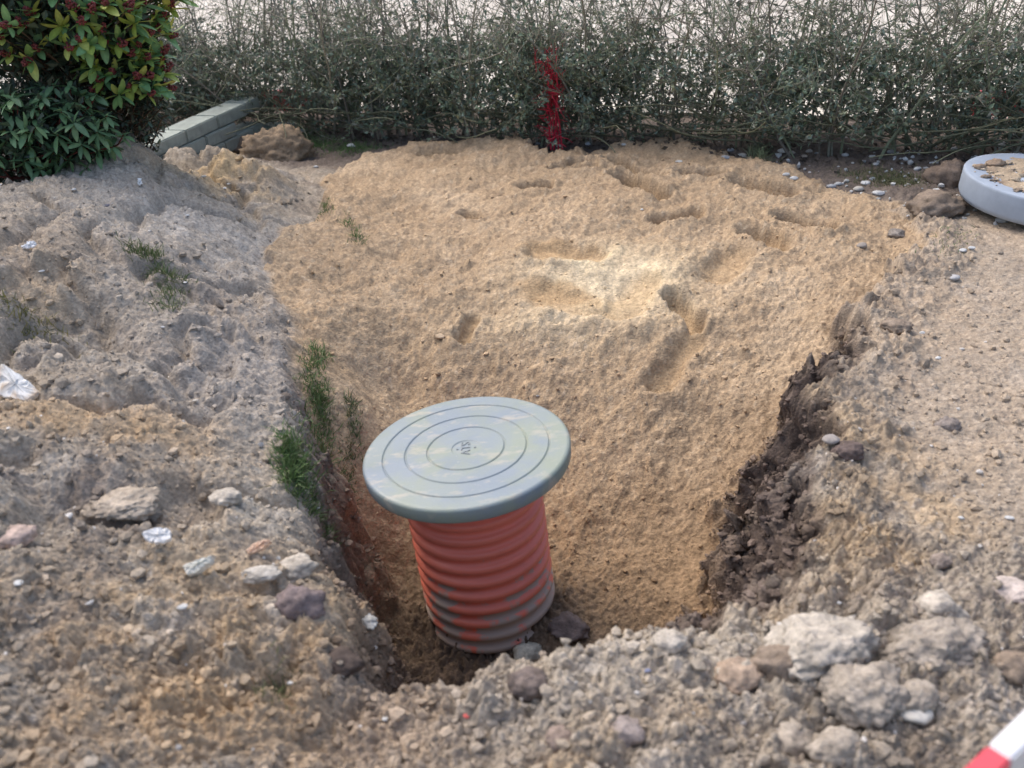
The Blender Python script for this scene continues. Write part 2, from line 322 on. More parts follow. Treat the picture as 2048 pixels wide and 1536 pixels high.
# ------------------------------------------------------------------ ground
def build_ground():
    ang = np.linspace(math.atan2(1.7, 1.12), math.atan2(1.7, 7.0), 800); ys = 1.7 / np.tan(ang)
    ys = np.concatenate([[-30, -10, -4, -1.5, -.3, .3, .7, .92], ys, [7.2, 7.5, 8, 9, 11, 14, 20, 35, 80, 200]])
    s = np.linspace(-1, 1, 740); s = np.concatenate([-np.array([60, 30, 12, 6, 4, 3, 2.2, 1.7, 1.4, 1.2, 1.08, 1.03]), s, [1.03, 1.08, 1.2, 1.4, 1.7, 2.2, 3, 4, 6, 12, 30, 60]])
    wd = .65 * np.sqrt(np.maximum(ys, 0) ** 2 + 3.0) + .12
    X = s[None, :] * wd[:, None]; Y = np.repeat(ys[:, None], len(s), 1)
    x, y = X.ravel(), Y.ravel()
    h, c, t = terrain(x, y, True)
    far_ = (y > 8.2) | (y < -2) | (np.abs(x) > 6); h = np.where(far_, 0, h)
    st = terrain.steep; k = np.where((st > .03) & (np.abs(x) < 3))[0]; p3 = np.stack([x[k], y[k], h[k]], 1); push = 0
    for q_, (fq, am) in enumerate(((5, .022), (13, .016), (27, .014), (58, .007))): push = push + am * (np.abs(noise3(p3 * np.array([1, 1, 1.8]) * fq + q_ * 5.1, 500 + q_)) * 2 - .55)
    cx, cy = .15, 2.6; dx, dy = cx - x[k], cy - y[k]; dl = np.hypot(dx, dy) + 1e-6; push = push * np.minimum(1, st[k] * 1.6) * (.6 + .5 * (x[k] > .2))
    c[k] = np.clip(c[k] * (1 + 9 * push)[:, None], .015, .8)
    x = x.copy(); y = y.copy(); x[k] += dx / dl * push; y[k] += dy / dl * push; h[k] += push * .35
    V = np.stack([x, y, h], 1); nr, nc = X.shape
    i = (np.arange(nr - 1)[:, None] * nc + np.arange(nc - 1)[None]).ravel()
    Fc = np.stack([i, i + 1, i + 1 + nc, i + nc], 1)
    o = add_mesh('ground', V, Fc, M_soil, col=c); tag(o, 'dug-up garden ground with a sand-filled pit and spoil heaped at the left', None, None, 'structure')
    return V, c, t, terrain.steep
GV, GC, GT, GS = build_ground()

# ------------------------------------------------------------------ loose crumbs (nobody could count them)
def build_crumbs():
    vis = np.where((GV[:, 1] > 1.1) & (GV[:, 1] < 5.6) & (np.abs(GV[:, 0]) < .62 * np.sqrt(GV[:, 1] ** 2 + 3)))[0]
    iv, ifc = ico(1)
    r = np.random.default_rng(5)
    def batch(n, keepf, smin, smax, name, label, colf):
        idx = vis[keepf(vis)]; idx = r.choice(idx, min(n, len(idx))); n = len(idx)
        sz = smin * (smax / smin) ** (r.random(n) ** 3.0)
        sc = sz[:, None] * (.6 + .8 * r.random((n, 3))); sc[:, 2] *= .8
        base = iv[None] * (1 + .7 * (r.random((n, len(iv), 1)) - .5)) * sc[:, None]
        a = r.random(n) * 6.28; ca, sa = np.cos(a)[:, None], np.sin(a)[:, None]
        x = base[..., 0] * ca - base[..., 1] * sa; y = base[..., 0] * sa + base[..., 1] * ca
        p = GV[idx]; V = np.stack([x + p[:, 0:1], y + p[:, 1:2], base[..., 2] + p[:, 2:3] + sc[:, 2:3] * .35], -1).reshape(-1, 3)
        Fc = (ifc[None] + (np.arange(n) * len(iv))[:, None, None]).reshape(-1, 3)
        c = np.repeat(np.clip(colf(GC[idx], n), .02, .9), len(iv), 0)
        o = add_mesh(name, V, Fc, M_clod, col=c, smooth=False); tag(o, label, None, None, 'stuff')
    batch(11000, lambda i: (GT[i] < .25) & (r.random(len(i)) < np.where(GV[i, 0] > 1.0, .5, 1)), .003, .017, 'soil_crumbs', 'loose crumbs of grey brown soil scattered over the spoil and bank',
          lambda c, n: c * (1 + .35 * (r.random((n, 1)) - .5)))
    dark = np.array([.085, .066, .056])
    batch(7000, lambda i: (GS[i] > .12) & (r.random(len(i)) < GS[i] + .2) & (GV[i, 1] > 1.7), .003, .016, 'topsoil_crumbs', 'dark crumbs of topsoil clinging to the cut walls of the pit', lambda c, n: (c * .5 + dark * .7) * (.8 + .8 * r.random((n, 1))))
    batch(1800, lambda i: (GT[i] > .7), .003, .011, 'sand_crumbs', 'small lumps of damp sand lying on the sand fill', lambda c, n: c * (1.15 + .2 * (r.random((n, 1)) - .5)))
    batch(420, lambda i: (GT[i] < .3), .003, .009, 'gravel', 'tiny pale stones scattered through the soil', lambda c, n: np.array([.62, .60, .57]) * (.7 + .5 * r.random((n, 1))))
    batch(260, lambda i: (GT[i] < .3) & (GV[i, 1] + .42 * GV[i, 0] > 5.2), .008, .022, 'gravel', 'small pale stones strewn in the dark soil along the hedge foot', lambda c, n: np.array([.60, .61, .60]) * (.55 + .55 * r.random((n, 1))))
build_crumbs()

# ------------------------------------------------------------------ lumps, stones
def lump(name, u, v, wpx, hfac, dfac, col, label, cat, sink=.45, seed=1, rough=.34, sub=4, faces=3, mtl=None, group=None, rotz=None, tint=.15, at=None):
    p, t = G(u, v) if at is None else (np.array(at[0]), at[1])
    rx = wpx / F * t / 2; rr = np.random.default_rng(seed); V, Fc = ico(sub); V = V.copy()
    for k in range(faces):                                      # broken, facetted shape
        nrm = rr.normal(size=3); nrm /= np.linalg.norm(nrm); off = .62 + .3 * rr.random(); dd = V @ nrm; m = dd > off
        V[m] -= np.outer(dd[m] - off, nrm) * .85
    nz = noise3(V * 1.7 + seed * 7.3, seed) * .5 + noise3(V * 4.1 + seed, seed + 1) * .3 + noise3(V * 9.3, seed + 2) * .18 + noise3(V * 21, seed + 3) * .09
    V *= (1 + rough * nz)[:, None]
    cc = np.array(col) * (1 + tint * 2 * noise3(V * 2.6 + 3, seed + 8)[:, None] + tint * noise3(V * 9, seed + 9)[:, None])
    if mtl is None:
        dsp = 0
        for q_, (fq, am) in enumerate(((4.3, .12), (9, .11), (18, .10), (37, .07))): dsp = dsp + am * (np.abs(noise3(V * fq + 11.3 * q_ + seed, seed + 20 + q_)) - .3)
        V *= (1 + dsp)[:, None]; cc = cc * (1 + 1.1 * dsp[:, None])
    V *= np.array([rx, rx * dfac, rx * hfac]); V[:, 2] += rx * hfac * (1 - 2 * sink)
    o = add_mesh(name, V, Fc, mtl or M_clod, col=np.clip(cc, .02, .9), loc=p)
    o.rotation_euler = (0, 0, rr.random() * .8 - .4 if rotz is None else rotz)
    return tag(o, label, cat, group)
GREY = (.35, .31, .26); PALE = (.46, .42, .36); DARK = (.17, .14, .125); TAN = (.44, .33, .21); BRN = (.26, .21, .165)
CL = [
 (1632,1305,205,.50,.75,PALE,'largest pale grey soil clod on the near right edge of the pit'),
 (1556,1345,100,.9,.8,BRN,'dark upright clod leaning on the left of the largest pale clod'),
 (1850,1300,190,.42,.7,GREY,'wide flat-topped grey clod right of the largest pale clod'),
 (1731,1395,155,.55,.8,GREY,'rounded grey clod below the gap between the two widest clods'),
 (1830,1402,75,.7,.8,GREY,'small rounded clod above the cream oval pebble'),
 (2035,1345,80,.9,.8,BRN,'brown clod above the red and white barrier board'),
 (1881,1225,90,.6,.8,PALE,'pale lump behind the wide flat-topped clod'),
 (2028,1190,80,.5,.8,(.5,.44,.40),'pinkish pale clod at the right edge beyond the barrier board'),
 (1587,1492,85,.7,.8,GREY,'grey clod at the bottom edge left of centre of the near right spoil'),
 (1666,1510,95,.7,.8,GREY,'grey clod at the bottom edge beside another, nearest the barrier'),
 (1474,1357,95,.6,.8,(.40,.31,.235),'reddish tan clod left of the dark upright clod'),
 (1059,1385,80,.75,.8,DARK,'dark clod half buried in the near rim below the pipe'),
 (1056,1322,66,.6,.8,(.50,.47,.38),'cream clod on the pit rim right below the pipe'),
 (605,1212,100,.8,.8,(.22,.18,.175),'dark purplish clod on the left rim level with the pipe foot'),
 (250,1030,140,.28,.7,(.42,.36,.29),'flat tan slab of soil above the white plaster piece'),
 (522,1150,78,.3,.7,(.46,.43,.38),'flat pale slab beside the left rim below the brick chip'),
 (30,1078,70,.5,.8,(.48,.38,.33),'pinkish clod at the left edge of the foreground spoil'),
 (455,1005,60,.5,.8,PALE,'pale clod on the ridge left of the grass at the pit edge'),
 (590,1140,80,.5,.8,(.44,.40,.34),'pale clod capping the left rim just below the grass'),
 (1185,1345,60,.5,.8,PALE,'pale clod on the near rim midway between cream clod and tan clod'),
 (1340,1290,70,.5,.8,(.46,.42,.36),'pale tan clod on the near rim right of the blue chip'),
 (1250,1470,80,.5,.8,(.3,.26,.24),'greyish brown clod at the bottom centre right'),
 (1120,1480,70,.5,.8,(.25,.20,.17),'brown clod at the bottom edge right of centre'),
 (1895,852,46,.6,.8,(.24,.21,.19),'dark grey lump alone on the trodden right bank'),
 (1880,1128,40,.5,.8,(.25,.21,.18),'small dark lump in front of the right bank'),
 (1790,660,60,.5,.8,BRN,'brown lump on the crumbled edge of the right bank'),
 (1695,905,60,.7,.8,(.14,.11,.10),'dark lump on the right pit wall beside the sand'),
 (555,318,135,.75,.8,(.27,.205,.14),'big tan and brown clod between the paving blocks and the sand'),
 (498,300,100,.55,.8,(.21,.16,.12),'dark brown clod leaning on the front of the block wall'),
 (1900,364,84,.8,.9,(.19,.15,.12),'dark cracked clod touching the left side of the concrete cover'),
 (1865,418,105,.5,.8,(.23,.185,.145),'long low clod in front of the concrete cover'),
 (1930,415,60,.6,.8,(.24,.20,.165),'jagged clod wedged under the concrete cover front'),
 (1790,470,34,.5,.8,(.27,.24,.21),'small brown clod where the sand meets the right bank'),
 (15,332,80,.7,.8,(.23,.185,.16),'brown clod on the heap top under the broad-leaved shrub'),
 (735,1250,40,.5,.8,(.5,.5,.47),'pale stone on the pit floor left of the orange pipe'),
 (690,1330,80,.5,.8,(.10,.08,.07),'dark wet clod in the left corner of the pit floor'),
 (1140,1262,80,.4,.9,(.17,.135,.12),'dark clod against the right foot of the orange pipe'),
]
for k, (u, v, wp, hf, df, c, lb) in enumerate(CL):
    lump('stone' if 'stone' in lb else 'soil_clod', u, v, wp, hf, df, c, lb, 'stone' if 'stone' in lb else 'clod', seed=100 + k, sub=5 if wp > 120 else 4)

WH = (.66, .67, .66); CR = (.66, .63, .56); GY = (.50, .52, .54)
PB = [(1485,314,22,CR,'cream oval pebble, largest one in front of the hedge'),(1450,317,18,GY,'bluish grey pebble just left of the largest cream pebble by the hedge'),(1565,307,19,CR,'left one of two touching pebbles at the hedge foot'),
 (1581,307,17,(.58,.50,.42),'right, browner one of two touching pebbles at the hedge foot'),(1609,314,12,(.5,.42,.35),'small brown pebble right of the touching pair'),(1619,304,14,(.45,.41,.37),'dull pebble above the small brown pebble by the hedge'),
 (1690,314,14,WH,'white round pebble alone on the dark soil before the hedge'),(1744,313,12,WH,'white sliver of stone right of the lone round pebble'),(1782,306,16,GY,'grey pebble close under the hedge, right part'),
 (1751,331,14,WH,'white pebble above the mossy ground right of the sand'),(1835,340,16,WH,'white pebble between moss and concrete cover'),(1859,346,16,WH,'flat white stone nearest the left of the concrete cover'),(1881,339,12,WH,'small white stone behind the cracked clod'),
 (1572,352,14,WH,'white round pebble at the far right edge of the sand'),(1588,358,16,WH,'white pebble beside another at the sand edge'),(1676,370,15,WH,'white pebble in the cluster of stones by the sand'),
 (1662,375,18,GY,'grey flat stone in the cluster of stones by the sand'),(1731,369,18,WH,'white stone on the right of the cluster by the moss'),(1717,380,20,CR,'cream stone at the front of the cluster'),(1755,391,26,WH,'broad white flake of stone nearest the dark clods'),
 (2031,315,26,(.55,.56,.54),'grey oval stone behind the concrete cover'),(2004,442,24,WH,'white stone on the ground in front of the concrete cover'),(1925,504,15,WH,'white pebble on the right bank, nearer of a pair'),
 (1943,497,13,WH,'white pebble on the right bank, farther of a pair'),(1724,495,22,(.40,.36,.32),'round brown stone half sunk in the sand'),(1649,284,14,GY,'grey pebble inside the hedge foot'),(1462,302,15,GY,'greyish pebble behind the bluish one under the hedge'),
 (1358,324,14,WH,'white flake lying on the far sand near the hedge'),(1177,290,15,(.60,.63,.66),'pale blue-grey pebble under the hedge right of the red stems'),(1119,293,14,WH,'white pebble under the red painted stems'),(1248,292,11,WH,'tiny white pebble at the middle of the hedge foot'),
 (1076,288,13,GY,'grey pebble left of the red painted stems'),(703,295,18,WH,'white stone on the grass strip left of the sand'),(632,335,10,WH,'tiny white stone on dark soil near the big tan clod'),
 (149,383,9,WH,'tiny white chip high on the left of the heap'),(449,378,10,WH,'white chip in the middle of the heap top, left of a pair'),(458,375,8,WH,'white chip in the middle of the heap top, right of a pair'),
 (376,436,9,WH,'white chip below the pair on the heap'),(214,413,16,(.16,.16,.19),'dark slate chip high on the heap'),(407,354,12,CR,'cream chip where tan soil meets grey heap'),(84,545,12,WH,'small white chip under the bright white flake on the left'),
 (371,567,9,WH,'white chip beside the grass on the heap'),(326,657,10,WH,'white chip at the lower end of the grass on the heap'),(390,802,12,CR,'cream chip amid the tan clods of the heap'),
 (38,1169,18,WH,'white chip low on the left edge of the spoil'),(367,1219,20,WH,'thin white chip below the plaster pieces'),(584,1371,16,WH,'white chip beside the grass in the near left corner'),
 (1830,1436,58,(.66,.64,.58),'cream oval pebble in the near right corner of the spoil'),(1678,1208,10,WH,'tiny white chip on the tan ground at the near right'),(2018,1037,16,WH,'white chip on the right bank near the picture edge'),
 (1922,1036,12,WH,'thin white chip left of another on the right bank'),(1908,557,22,(.6,.6,.6),'flat pale stone on the upper right bank'),(1844,668,12,WH,'small white stone on the right bank rim'),(1876,718,12,WH,'small white stone on the right bank below its twin'),
 (1661,890,32,(.45,.41,.38),'pale stone in the top of the right pit wall'),(934,1438,14,(.6,.13,.12),'tiny red chip in the near spoil'),(1295,1343,15,(.25,.28,.42),'tiny blue chip on the near rim'),(772,1443,14,WH,'white chip at the bottom centre left'),
 (1908,300,14,GY,'grey pebble left behind the concrete cover'),(880,675,22,(.52,.40,.27),'lump of sandstone on the sand slope'),(1075,795,8,CR,'tiny cream pebble on the slope behind the lid'),(1284,420,7,WH,'tiny white pebble amid the footprints')]
for k, (u, v, wp, c, lb) in enumerate(PB):
    chip = any(q in lb for q in ('chip', 'flake', 'sliver'))
    lump('stone_chip' if chip else 'pebble', u, v, wp, .45 if not chip else .35, .6 + .035 * (k * 7 % 10), tuple(np.array(c) * (.72 + .03 * (k * 3 % 9))), lb, 'stone', seed=300 + k, rough=.22, sub=3, faces=4 if not chip else 8, sink=.30, mtl=M_peb, tint=.05)

# broken plaster / tile fragments: thin slabs of irregular outline
def shard(name, u, v, outline, thick, col, label, cat, tilt, mud=0.0, lift=.01):
    p, t = G(u, v); s = t / F; n = len(outline); c = np.mean(outline, 0)
    V = []; rr = np.random.default_rng(int(u))
    rings = [(1, 0), (1.0, thick * .8), (.96, thick), (.7, thick), (.35, thick), (0, thick)]
    m = 40; ol = []
    for i in range(n):
        a = np.array(outline[i]); b = np.array(outline[(i + 1) % n])
        for q in range(m // n): ol.append(a + (b - a) * q / (m // n) + rr.normal(size=2) * 1.0)
    ol = np.array(ol); n = len(ol)
    for sc, z in rings:
        for q in ol:
            d = (q - c) * sc; V.append((d[0] * s, -d[1] * s, z + .002 * rr.normal() * (sc < 1)))
    Fc = []
    for r_ in range(len(rings) - 1):
        for i in range(n): Fc.append([r_ * n + i, r_ * n + (i + 1) % n, (r_ + 1) * n + (i + 1) % n, (r_ + 1) * n + i])
    V = np.array(V); cc = np.ones((len(V), 3)) * np.array(col)
    mm = np.clip(noise3(V * 30 + 5, 4) * 2.5, 0, 1) * mud * (V[:, 2] > thick * .9); cc = cc + (np.array([.48, .36, .24]) - cc) * mm[:, None]
    o = add_mesh(name, V, Fc, M_peb, col=cc, loc=p + np.array([0, 0, lift]), smooth=False); o.rotation_euler = tilt
    return tag(o, label, cat)
shard('tile_fragment', 44, 790, [(4,735),(14,732),(45,758),(66,778),(86,802),(66,812),(40,806),(8,792)], .018, (.74,.75,.74), 'large broken white tile with mud smears at the left edge of the heap', 'tile fragment', (R(38), R(-6), 0), .9, .03)
shard('plaster_fragment', 321, 1094, [(292,1090),(312,1076),(342,1080),(345,1098),(322,1108),(300,1102)], .012, (.78,.78,.77), 'broken white plaster piece below the flat tan slab', 'plaster piece', (R(25), R(10), 0), .1, .02)
shard('plaster_fragment', 405, 1150, [(372,1140),(400,1132),(432,1128),(424,1145),(398,1158),(382,1160)], .02, (.66,.66,.60), 'wedge of off-white plaster right of the whiter piece', 'plaster piece', (R(30), R(-8), 0), .2, .02)
shard('brick_chip', 522, 1110, [(500,1118),(512,1100),(540,1094),(545,1100),(528,1116),(508,1124)], .012, (.66,.47,.34), 'peach coloured brick chip on the left pit rim', 'brick chip', (R(22), 0, 0), .1, .015)
shard('plaster_fragment', 63, 499, [(48,500),(58,492),(70,490),(76,497),(70,504),(56,505)], .006, (.80,.82,.84), 'bright white flake high on the left of the heap', 'plaster piece', (R(40), 0, 0), 0, .015)
shard('plaster_fragment', 282, 372, [(279,366),(283,364),(287,374),(283,378),(280,376)], .006, (.78,.8,.8), 'narrow white flake near the heap top', 'plaster piece', (R(50), 0, 0), 0, .012)

# ------------------------------------------------------------------ corrugated riser with its lid
def lathe(name, prof, seg, material, parent=None, z0=0, smooth=True, cap=True):
    a = np.linspace(0, 2 * math.pi, seg, endpoint=False); V = []; Fc = []
    for r_, z in prof: V.append(np.stack([r_ * np.cos(a), r_ * np.sin(a), np.full(seg, z + z0)], 1))
    V = np.concatenate(V); n = len(prof); i = np.arange(seg); j = (i + 1) % seg
    Fc = np.concatenate([np.stack([k * seg + i, k * seg + j, (k + 1) * seg + j, (k + 1) * seg + i], 1) for k in range(n - 1)])
    o = add_mesh(name, V, Fc, material, parent, smooth=smooth); return o
ch = empty('inspection_chamber', (PIPE[0] + .035, PIPE[1], -.62), 'orange corrugated riser pipe with round grey lid standing in the sandy pit', 'inspection chamber', rot=(R(-.5), R(-3.0), 0))
pm = mat('orange_plastic', (.80, .215, .145), rough=.36, spec=.45, nscale=6, namp=.06)
nt = pm.node_tree; b = nt.nodes['Principled BSDF']; tc = nt.nodes.new('ShaderNodeTexCoord'); sx = nt.nodes.new('ShaderNodeSeparateXYZ'); nt.links.new(tc.outputs['Object'], sx.inputs[0])
def rampnode(nt, src, a, b_, lo=0., hi=1.):
    m = nt.nodes.new('ShaderNodeMapRange'); m.clamp = True
    m.inputs['From Min'].default_value = a; m.inputs['From Max'].default_value = b_; m.inputs['To Min'].default_value = lo; m.inputs['To Max'].default_value = hi; nt.links.new(src, m.inputs['Value']); return m.outputs[0]
def mth(nt, op, a, b_=None):
    m = nt.nodes.new('ShaderNodeMath'); m.operation = op
    for i, v in enumerate((a, b_)):
        if v is None: continue
        if isinstance(v, (int, float)): m.inputs[i].default_value = v
        else: nt.links.new(v, m.inputs[i])
    return m.outputs[0]
base = b.inputs['Base Color'].links[0].from_socket
nz = nt.nodes.new('ShaderNodeTexNoise'); nz.inputs['Scale'].default_value = 9; nz.inputs['Detail'].default_value = 7; nz.inputs['Roughness'].default_value = .6; nt.links.new(tc.outputs['Object'], nz.inputs['Vector'])
mp = nt.nodes.new('ShaderNodeMapping'); mp.inputs['Scale'].default_value = (1, 1, .45); nt.links.new(tc.outputs['Object'], mp.inputs[0]); nt.links.new(mp.outputs[0], nz.inputs['Vector'])
zf = rampnode(nt, sx.outputs['Z'], .36, .02)                    # mud splashed up from the foot
at = nt.nodes.new('ShaderNodeAttribute'); at.attribute_name = 'Valley'
ms = mth(nt, 'ADD', nz.outputs['Fac'], mth(nt, 'MULTIPLY', zf, .42)); ms = mth(nt, 'ADD', ms, mth(nt, 'MULTIPLY', at.outputs['Fac'], .12))
dirt = rampnode(nt, ms, .775, .84)
mx = nt.nodes.new('ShaderNodeMix'); mx.data_type = 'RGBA'; nt.links.new(dirt, mx.inputs['Factor']); nt.links.new(base, mx.inputs['A']); mx.inputs['B'].default_value = (.46, .37, .31, 1)
nt.links.new(mx.outputs['Result'], b.inputs['Base Color']); nt.links.new(rampnode(nt, dirt, 0, 1, .38, .9), b.inputs['Roughness'])
PITCHC = .055; prof = []; valley = []
H0 = -.25; HT = LIDZ + .62 - .03; z = H0
nk = int((HT - H0) / PITCHC * 12)
for k in range(nk + 1):
    z = H0 + (HT - H0) * k / nk; ph = ((HT - z) / PITCHC) % 1.0
    prof_r = .2135 + .0095 * (np.tanh(2.2 * math.sin(2 * math.pi * ph)) )
    prof.append((prof_r, z)); valley.append(ph)
pipe = lathe('riser_pipe', prof, 128, pm, ch)
va = pipe.data.attributes.new('Valley', 'FLOAT', 'POINT'); va.data.foreach_set('value', np.repeat([1.0 if r_ < .21 else 0.0 for r_, z in prof], 128).astype(np.float32))
lm = mat('grey_lid_plastic', (.235, .28, .28), rough=.5, spec=.45)
nt = lm.node_tree; b = nt.nodes['Principled BSDF']; base = b.inputs['Base Color'].links[0].from_socket; tc = nt.nodes.new('ShaderNodeTexCoord')
def ntex(sc, det=5, stretch=None):
    n = nt.nodes.new('ShaderNodeTexNoise'); n.inputs['Scale'].default_value = sc; n.inputs['Detail'].default_value = det; n.inputs['Roughness'].default_value = .6
    if stretch:
        m_ = nt.nodes.new('ShaderNodeMapping'); m_.inputs['Scale'].default_value = stretch; m_.inputs['Rotation'].default_value = (0, 0, .5); nt.links.new(tc.outputs['Object'], m_.inputs[0]); nt.links.new(m_.outputs[0], n.inputs['Vector'])
    else: nt.links.new(tc.outputs['Object'], n.inputs['Vector'])
    return n.outputs['Fac']
def mixc(fac, a, col):
    m_ = nt.nodes.new('ShaderNodeMix'); m_.data_type = 'RGBA'; nt.links.new(fac, m_.inputs['Factor']); nt.links.new(a, m_.inputs['A']); m_.inputs['B'].default_value = (*col, 1); return m_.outputs['Result']
c = mixc(rampnode(nt, ntex(3.5), .46, .60, 0, .75), base, (.27, .31, .24))
c = mixc(rampnode(nt, ntex(5), .5, .62, 0, .6), c, (.20, .25, .32))
c = mixc(rampnode(nt, ntex(9, 8, (1, 2.2, 1)), .54, .68, 0, .75), c, (.44, .40, .33))
c = mixc(rampnode(nt, ntex(60, 3), .70, .78, 0, .4), c, (.55, .57, .55))
nt.links.new(c, b.inputs['Base Color']); nt.links.new(rampnode(nt, ntex(7), .35, .65, .34, .6), b.inputs['Roughness'])
bp = nt.nodes.new('ShaderNodeBump'); bp.inputs['Distance'].default_value = .0008; nt.links.new(ntex(120, 3), bp.inputs['Height']); nt.links.new(bp.outputs[0], b.inputs['Normal'])
RL = .329; zt = LIDZ + .62
pf = [(0.205, zt - .045), (.215, zt - .052), (RL - .010, zt - .052), (RL - .004, zt - .049), (RL - .002, zt - .044), (RL, zt - .010), (RL - .002, zt - .005), (RL - .006, zt - .0015), (RL - .012, zt)]
for gr in (.80, .585, .373):
    g = gr * RL; pf += [(g + .0040, zt), (g + .0026, zt - .005), (g - .0026, zt - .005), (g - .0040, zt)]
gc = .135 * RL * 1.0; pf += [(gc + .002, zt), (gc, zt - .003), (.0005, zt - .003)]
_pf = []
for k, (r_, z) in enumerate(pf):
    _pf.append((r_, z))
    if 7 < k < len(pf) - 1:
        r2, z2 = pf[k + 1]; g_ = r_ - r2
        if g_ > .01: _pf += [(r_ - .0012, z), (r2 + .0012, z2)]
lid = lathe('lid', _pf, 160, lm, ch)
# raised letters ATS and two dots in the middle recess
def text_mesh(txt, size):
    cu = D.curves.new('t', 'FONT'); cu.body = txt; cu.size = size; cu.extrude = .0012; cu.align_x = 'CENTER'; cu.align_y = 'CENTER'; cu.space_character = 1.05
    o = D.objects.new('t', cu); COL.objects.link(o); bpy.context.view_layer.update(); me = D.meshes.new_from_object(o); D.objects.remove(o); return me
lmk = mat('lid_lettering', (.21, .24, .25), rough=.5, spec=.4)
me = text_mesh('ATS', .042); me.materials.clear(); me.materials.append(lmk)
lt = D.objects.new('lettering', me); COL.objects.link(lt); lt.parent = lid; lt.location = (0, 0, zt - .0020); lt.rotation_euler = (0, 0, R(90))
for sx_ in (-1, 1):
    dm = lathe('dot', [(.0035, zt - .0032), (.0035, zt - .001), (.0005, zt - .0005)], 12, lmk, lid); dm.location = (sx_ * .028, 0, 0)

# ------------------------------------------------------------------ low wall of concrete blocks and a loose slab
def block(L, W, H, bev=.007):
    import bmesh
    bm = bmesh.new(); bmesh.ops.create_cube(bm, size=1)
    for v_ in bm.verts: v_.co = Vector((v_.co.x * L, v_.co.y * W, v_.co.z * H))
    bmesh.ops.bevel(bm, geom=bm.edges[:], offset=bev, segments=2, affect='EDGES'); me = D.meshes.new('block'); bm.to_mesh(me); bm.free(); return me
A = P(300, 291, .27); B = P(505, 199, .27); dirw = (B - A)[:2]; Lw = np.linalg.norm(dirw); dirw /= Lw; angw = math.atan2(dirw[1], dirw[0])
BH = .085; BL = Lw / 3.25; BW = .18
wallo = empty('block_wall', (A[0], A[1], 0), 'low dry wall of grey concrete blocks in front of the shrubs', 'wall', rot=(0, 0, angw))
bm_ = block(BL - .006, BW, BH - .004); bm_.materials.append(M_conc)
hb = block(BL * .5 - .006, BW, BH - .004); hb.materials.append(M_conc)
rr = random.Random(3)
for row in range(3):
    off = (0 if row % 2 == 0 else -.5) * BL; zc = .27 - BH * (row + .5); x = off
    for k in range(4):
        last = (k == 3)
        half = row % 2 == 0 and last
        if row % 2 == 1 and x + BL > Lw + .02: break
        o = D.objects.new('block', hb if half else bm_); COL.objects.link(o); o.parent = wallo
        ww = BL * .5 if half else BL
        o.location = (x + ww / 2, BW / 2 + row * -.012 + rr.uniform(-.004, .004), zc + rr.uniform(-.001, .001)); o.rotation_euler = (0, rr.uniform(-.004, .004), rr.uniform(-.012, .012)); x += ww
p = P(538, 258, .05); sm_ = block(.30, .30, .05); sm_.materials.append(M_conc)
sl = D.objects.new('paving_slab', sm_); COL.objects.link(sl); sl.location = p - np.array([0, 0, .02]); sl.rotation_euler = (R(3), R(-4), angw + R(12)); tag(sl, 'square mossy concrete paving slab lying between block wall and hedge', 'paving slab')
lump('stone', 598, 268, 34, .5, .6, (.5, .52, .5), 'rough pale stone lying right of the paving slab', 'stone', seed=77, mtl=M_peb, sub=3)

# ------------------------------------------------------------------ concrete cover on the right
pc_ = P(2094, 364, .13); RC = .385
cov = empty('concrete_cover', (pc_[0], pc_[1], 0.02), 'round pale concrete cover with a step rim, soil lying on top', 'concrete cover', rot=(R(2), R(5.5), 0))
lathe('body', [(.001, 0), (RC - .03, 0), (RC - .012, .004), (RC - .004, .02), (RC, .03), (RC, .115), (RC, .123), (RC - .003, .128), (RC - .008, .13), (RC - .016, .13), (RC - .17, .13), (RC - .174, .122), (RC - .19, .122), (RC - .194, .13), (.001, .131)], 128, M_conc2, cov)
rr = np.random.default_rng(9)
def soil_on(name, n, area, label):
    iv, ifc = ico(2); Vs, Fs, Cs = [], [], []
    for k in range(n):
        a = rr.random() * 6.28; q = rr.random() ** .6; x, y = area[0] + area[2] * q * math.cos(a), area[1] + area[3] * q * math.sin(a)
        if math.hypot(x, y) > RC - .03: continue
        s = .003 + .018 * rr.random() ** 4; v = iv * (1 + .6 * noise3(iv * 2.3 + k, k)[:, None] + .3 * noise3(iv * 6 + k, k)[:, None]) * np.array([s * 1.4, s, s * .6]) + np.array([x, y, .131 + s * .3])
        Fs.append(ifc + len(Vs) * len(iv)); Vs.append(v); Cs.append(np.ones((len(iv), 3)) * np.array((.48,.40,.30) if rr.random() < .7 else BRN) * (.8 + .4 * rr.random()))
    o = add_mesh(name, np.concatenate(Vs), np.concatenate(Fs), M_clod, col=np.concatenate(Cs)); return o
s1 = soil_on('loose_soil', 260, (-.1, -.06, .34, .30), ''); s1.matrix_world = Matrix.Translation(cov.location) @ cov.rotation_euler.to_matrix().to_4x4(); tag(s1, 'crumbs of tan and brown soil lying on the concrete cover', 'soil', None, 'stuff')
na, nr_ = 120, 40; aa, qq = np.meshgrid(np.linspace(0, 2 * math.pi, na, endpoint=False), np.linspace(.001, RC - .025, nr_)); lxx, lyy = (qq * np.cos(aa)).ravel(), (qq * np.sin(aa)).ravel()
cv = .018 * (fbm2(lxx, lyy, 6, 4, 600, .6) + .12) + .02 * (billow(lxx, lyy, 22, 3, 610) - .25) - .03 * sstep(RC * .72, RC * .95, np.hypot(lxx, lyy)); cvz = .131 + np.clip(cv, -.003, .03)
i_ = (np.arange(nr_ - 1)[:, None] * na + np.arange(na)[None]).ravel(); j_ = (np.arange(nr_ - 1)[:, None] * na + (np.arange(na)[None] + 1) % na).ravel()
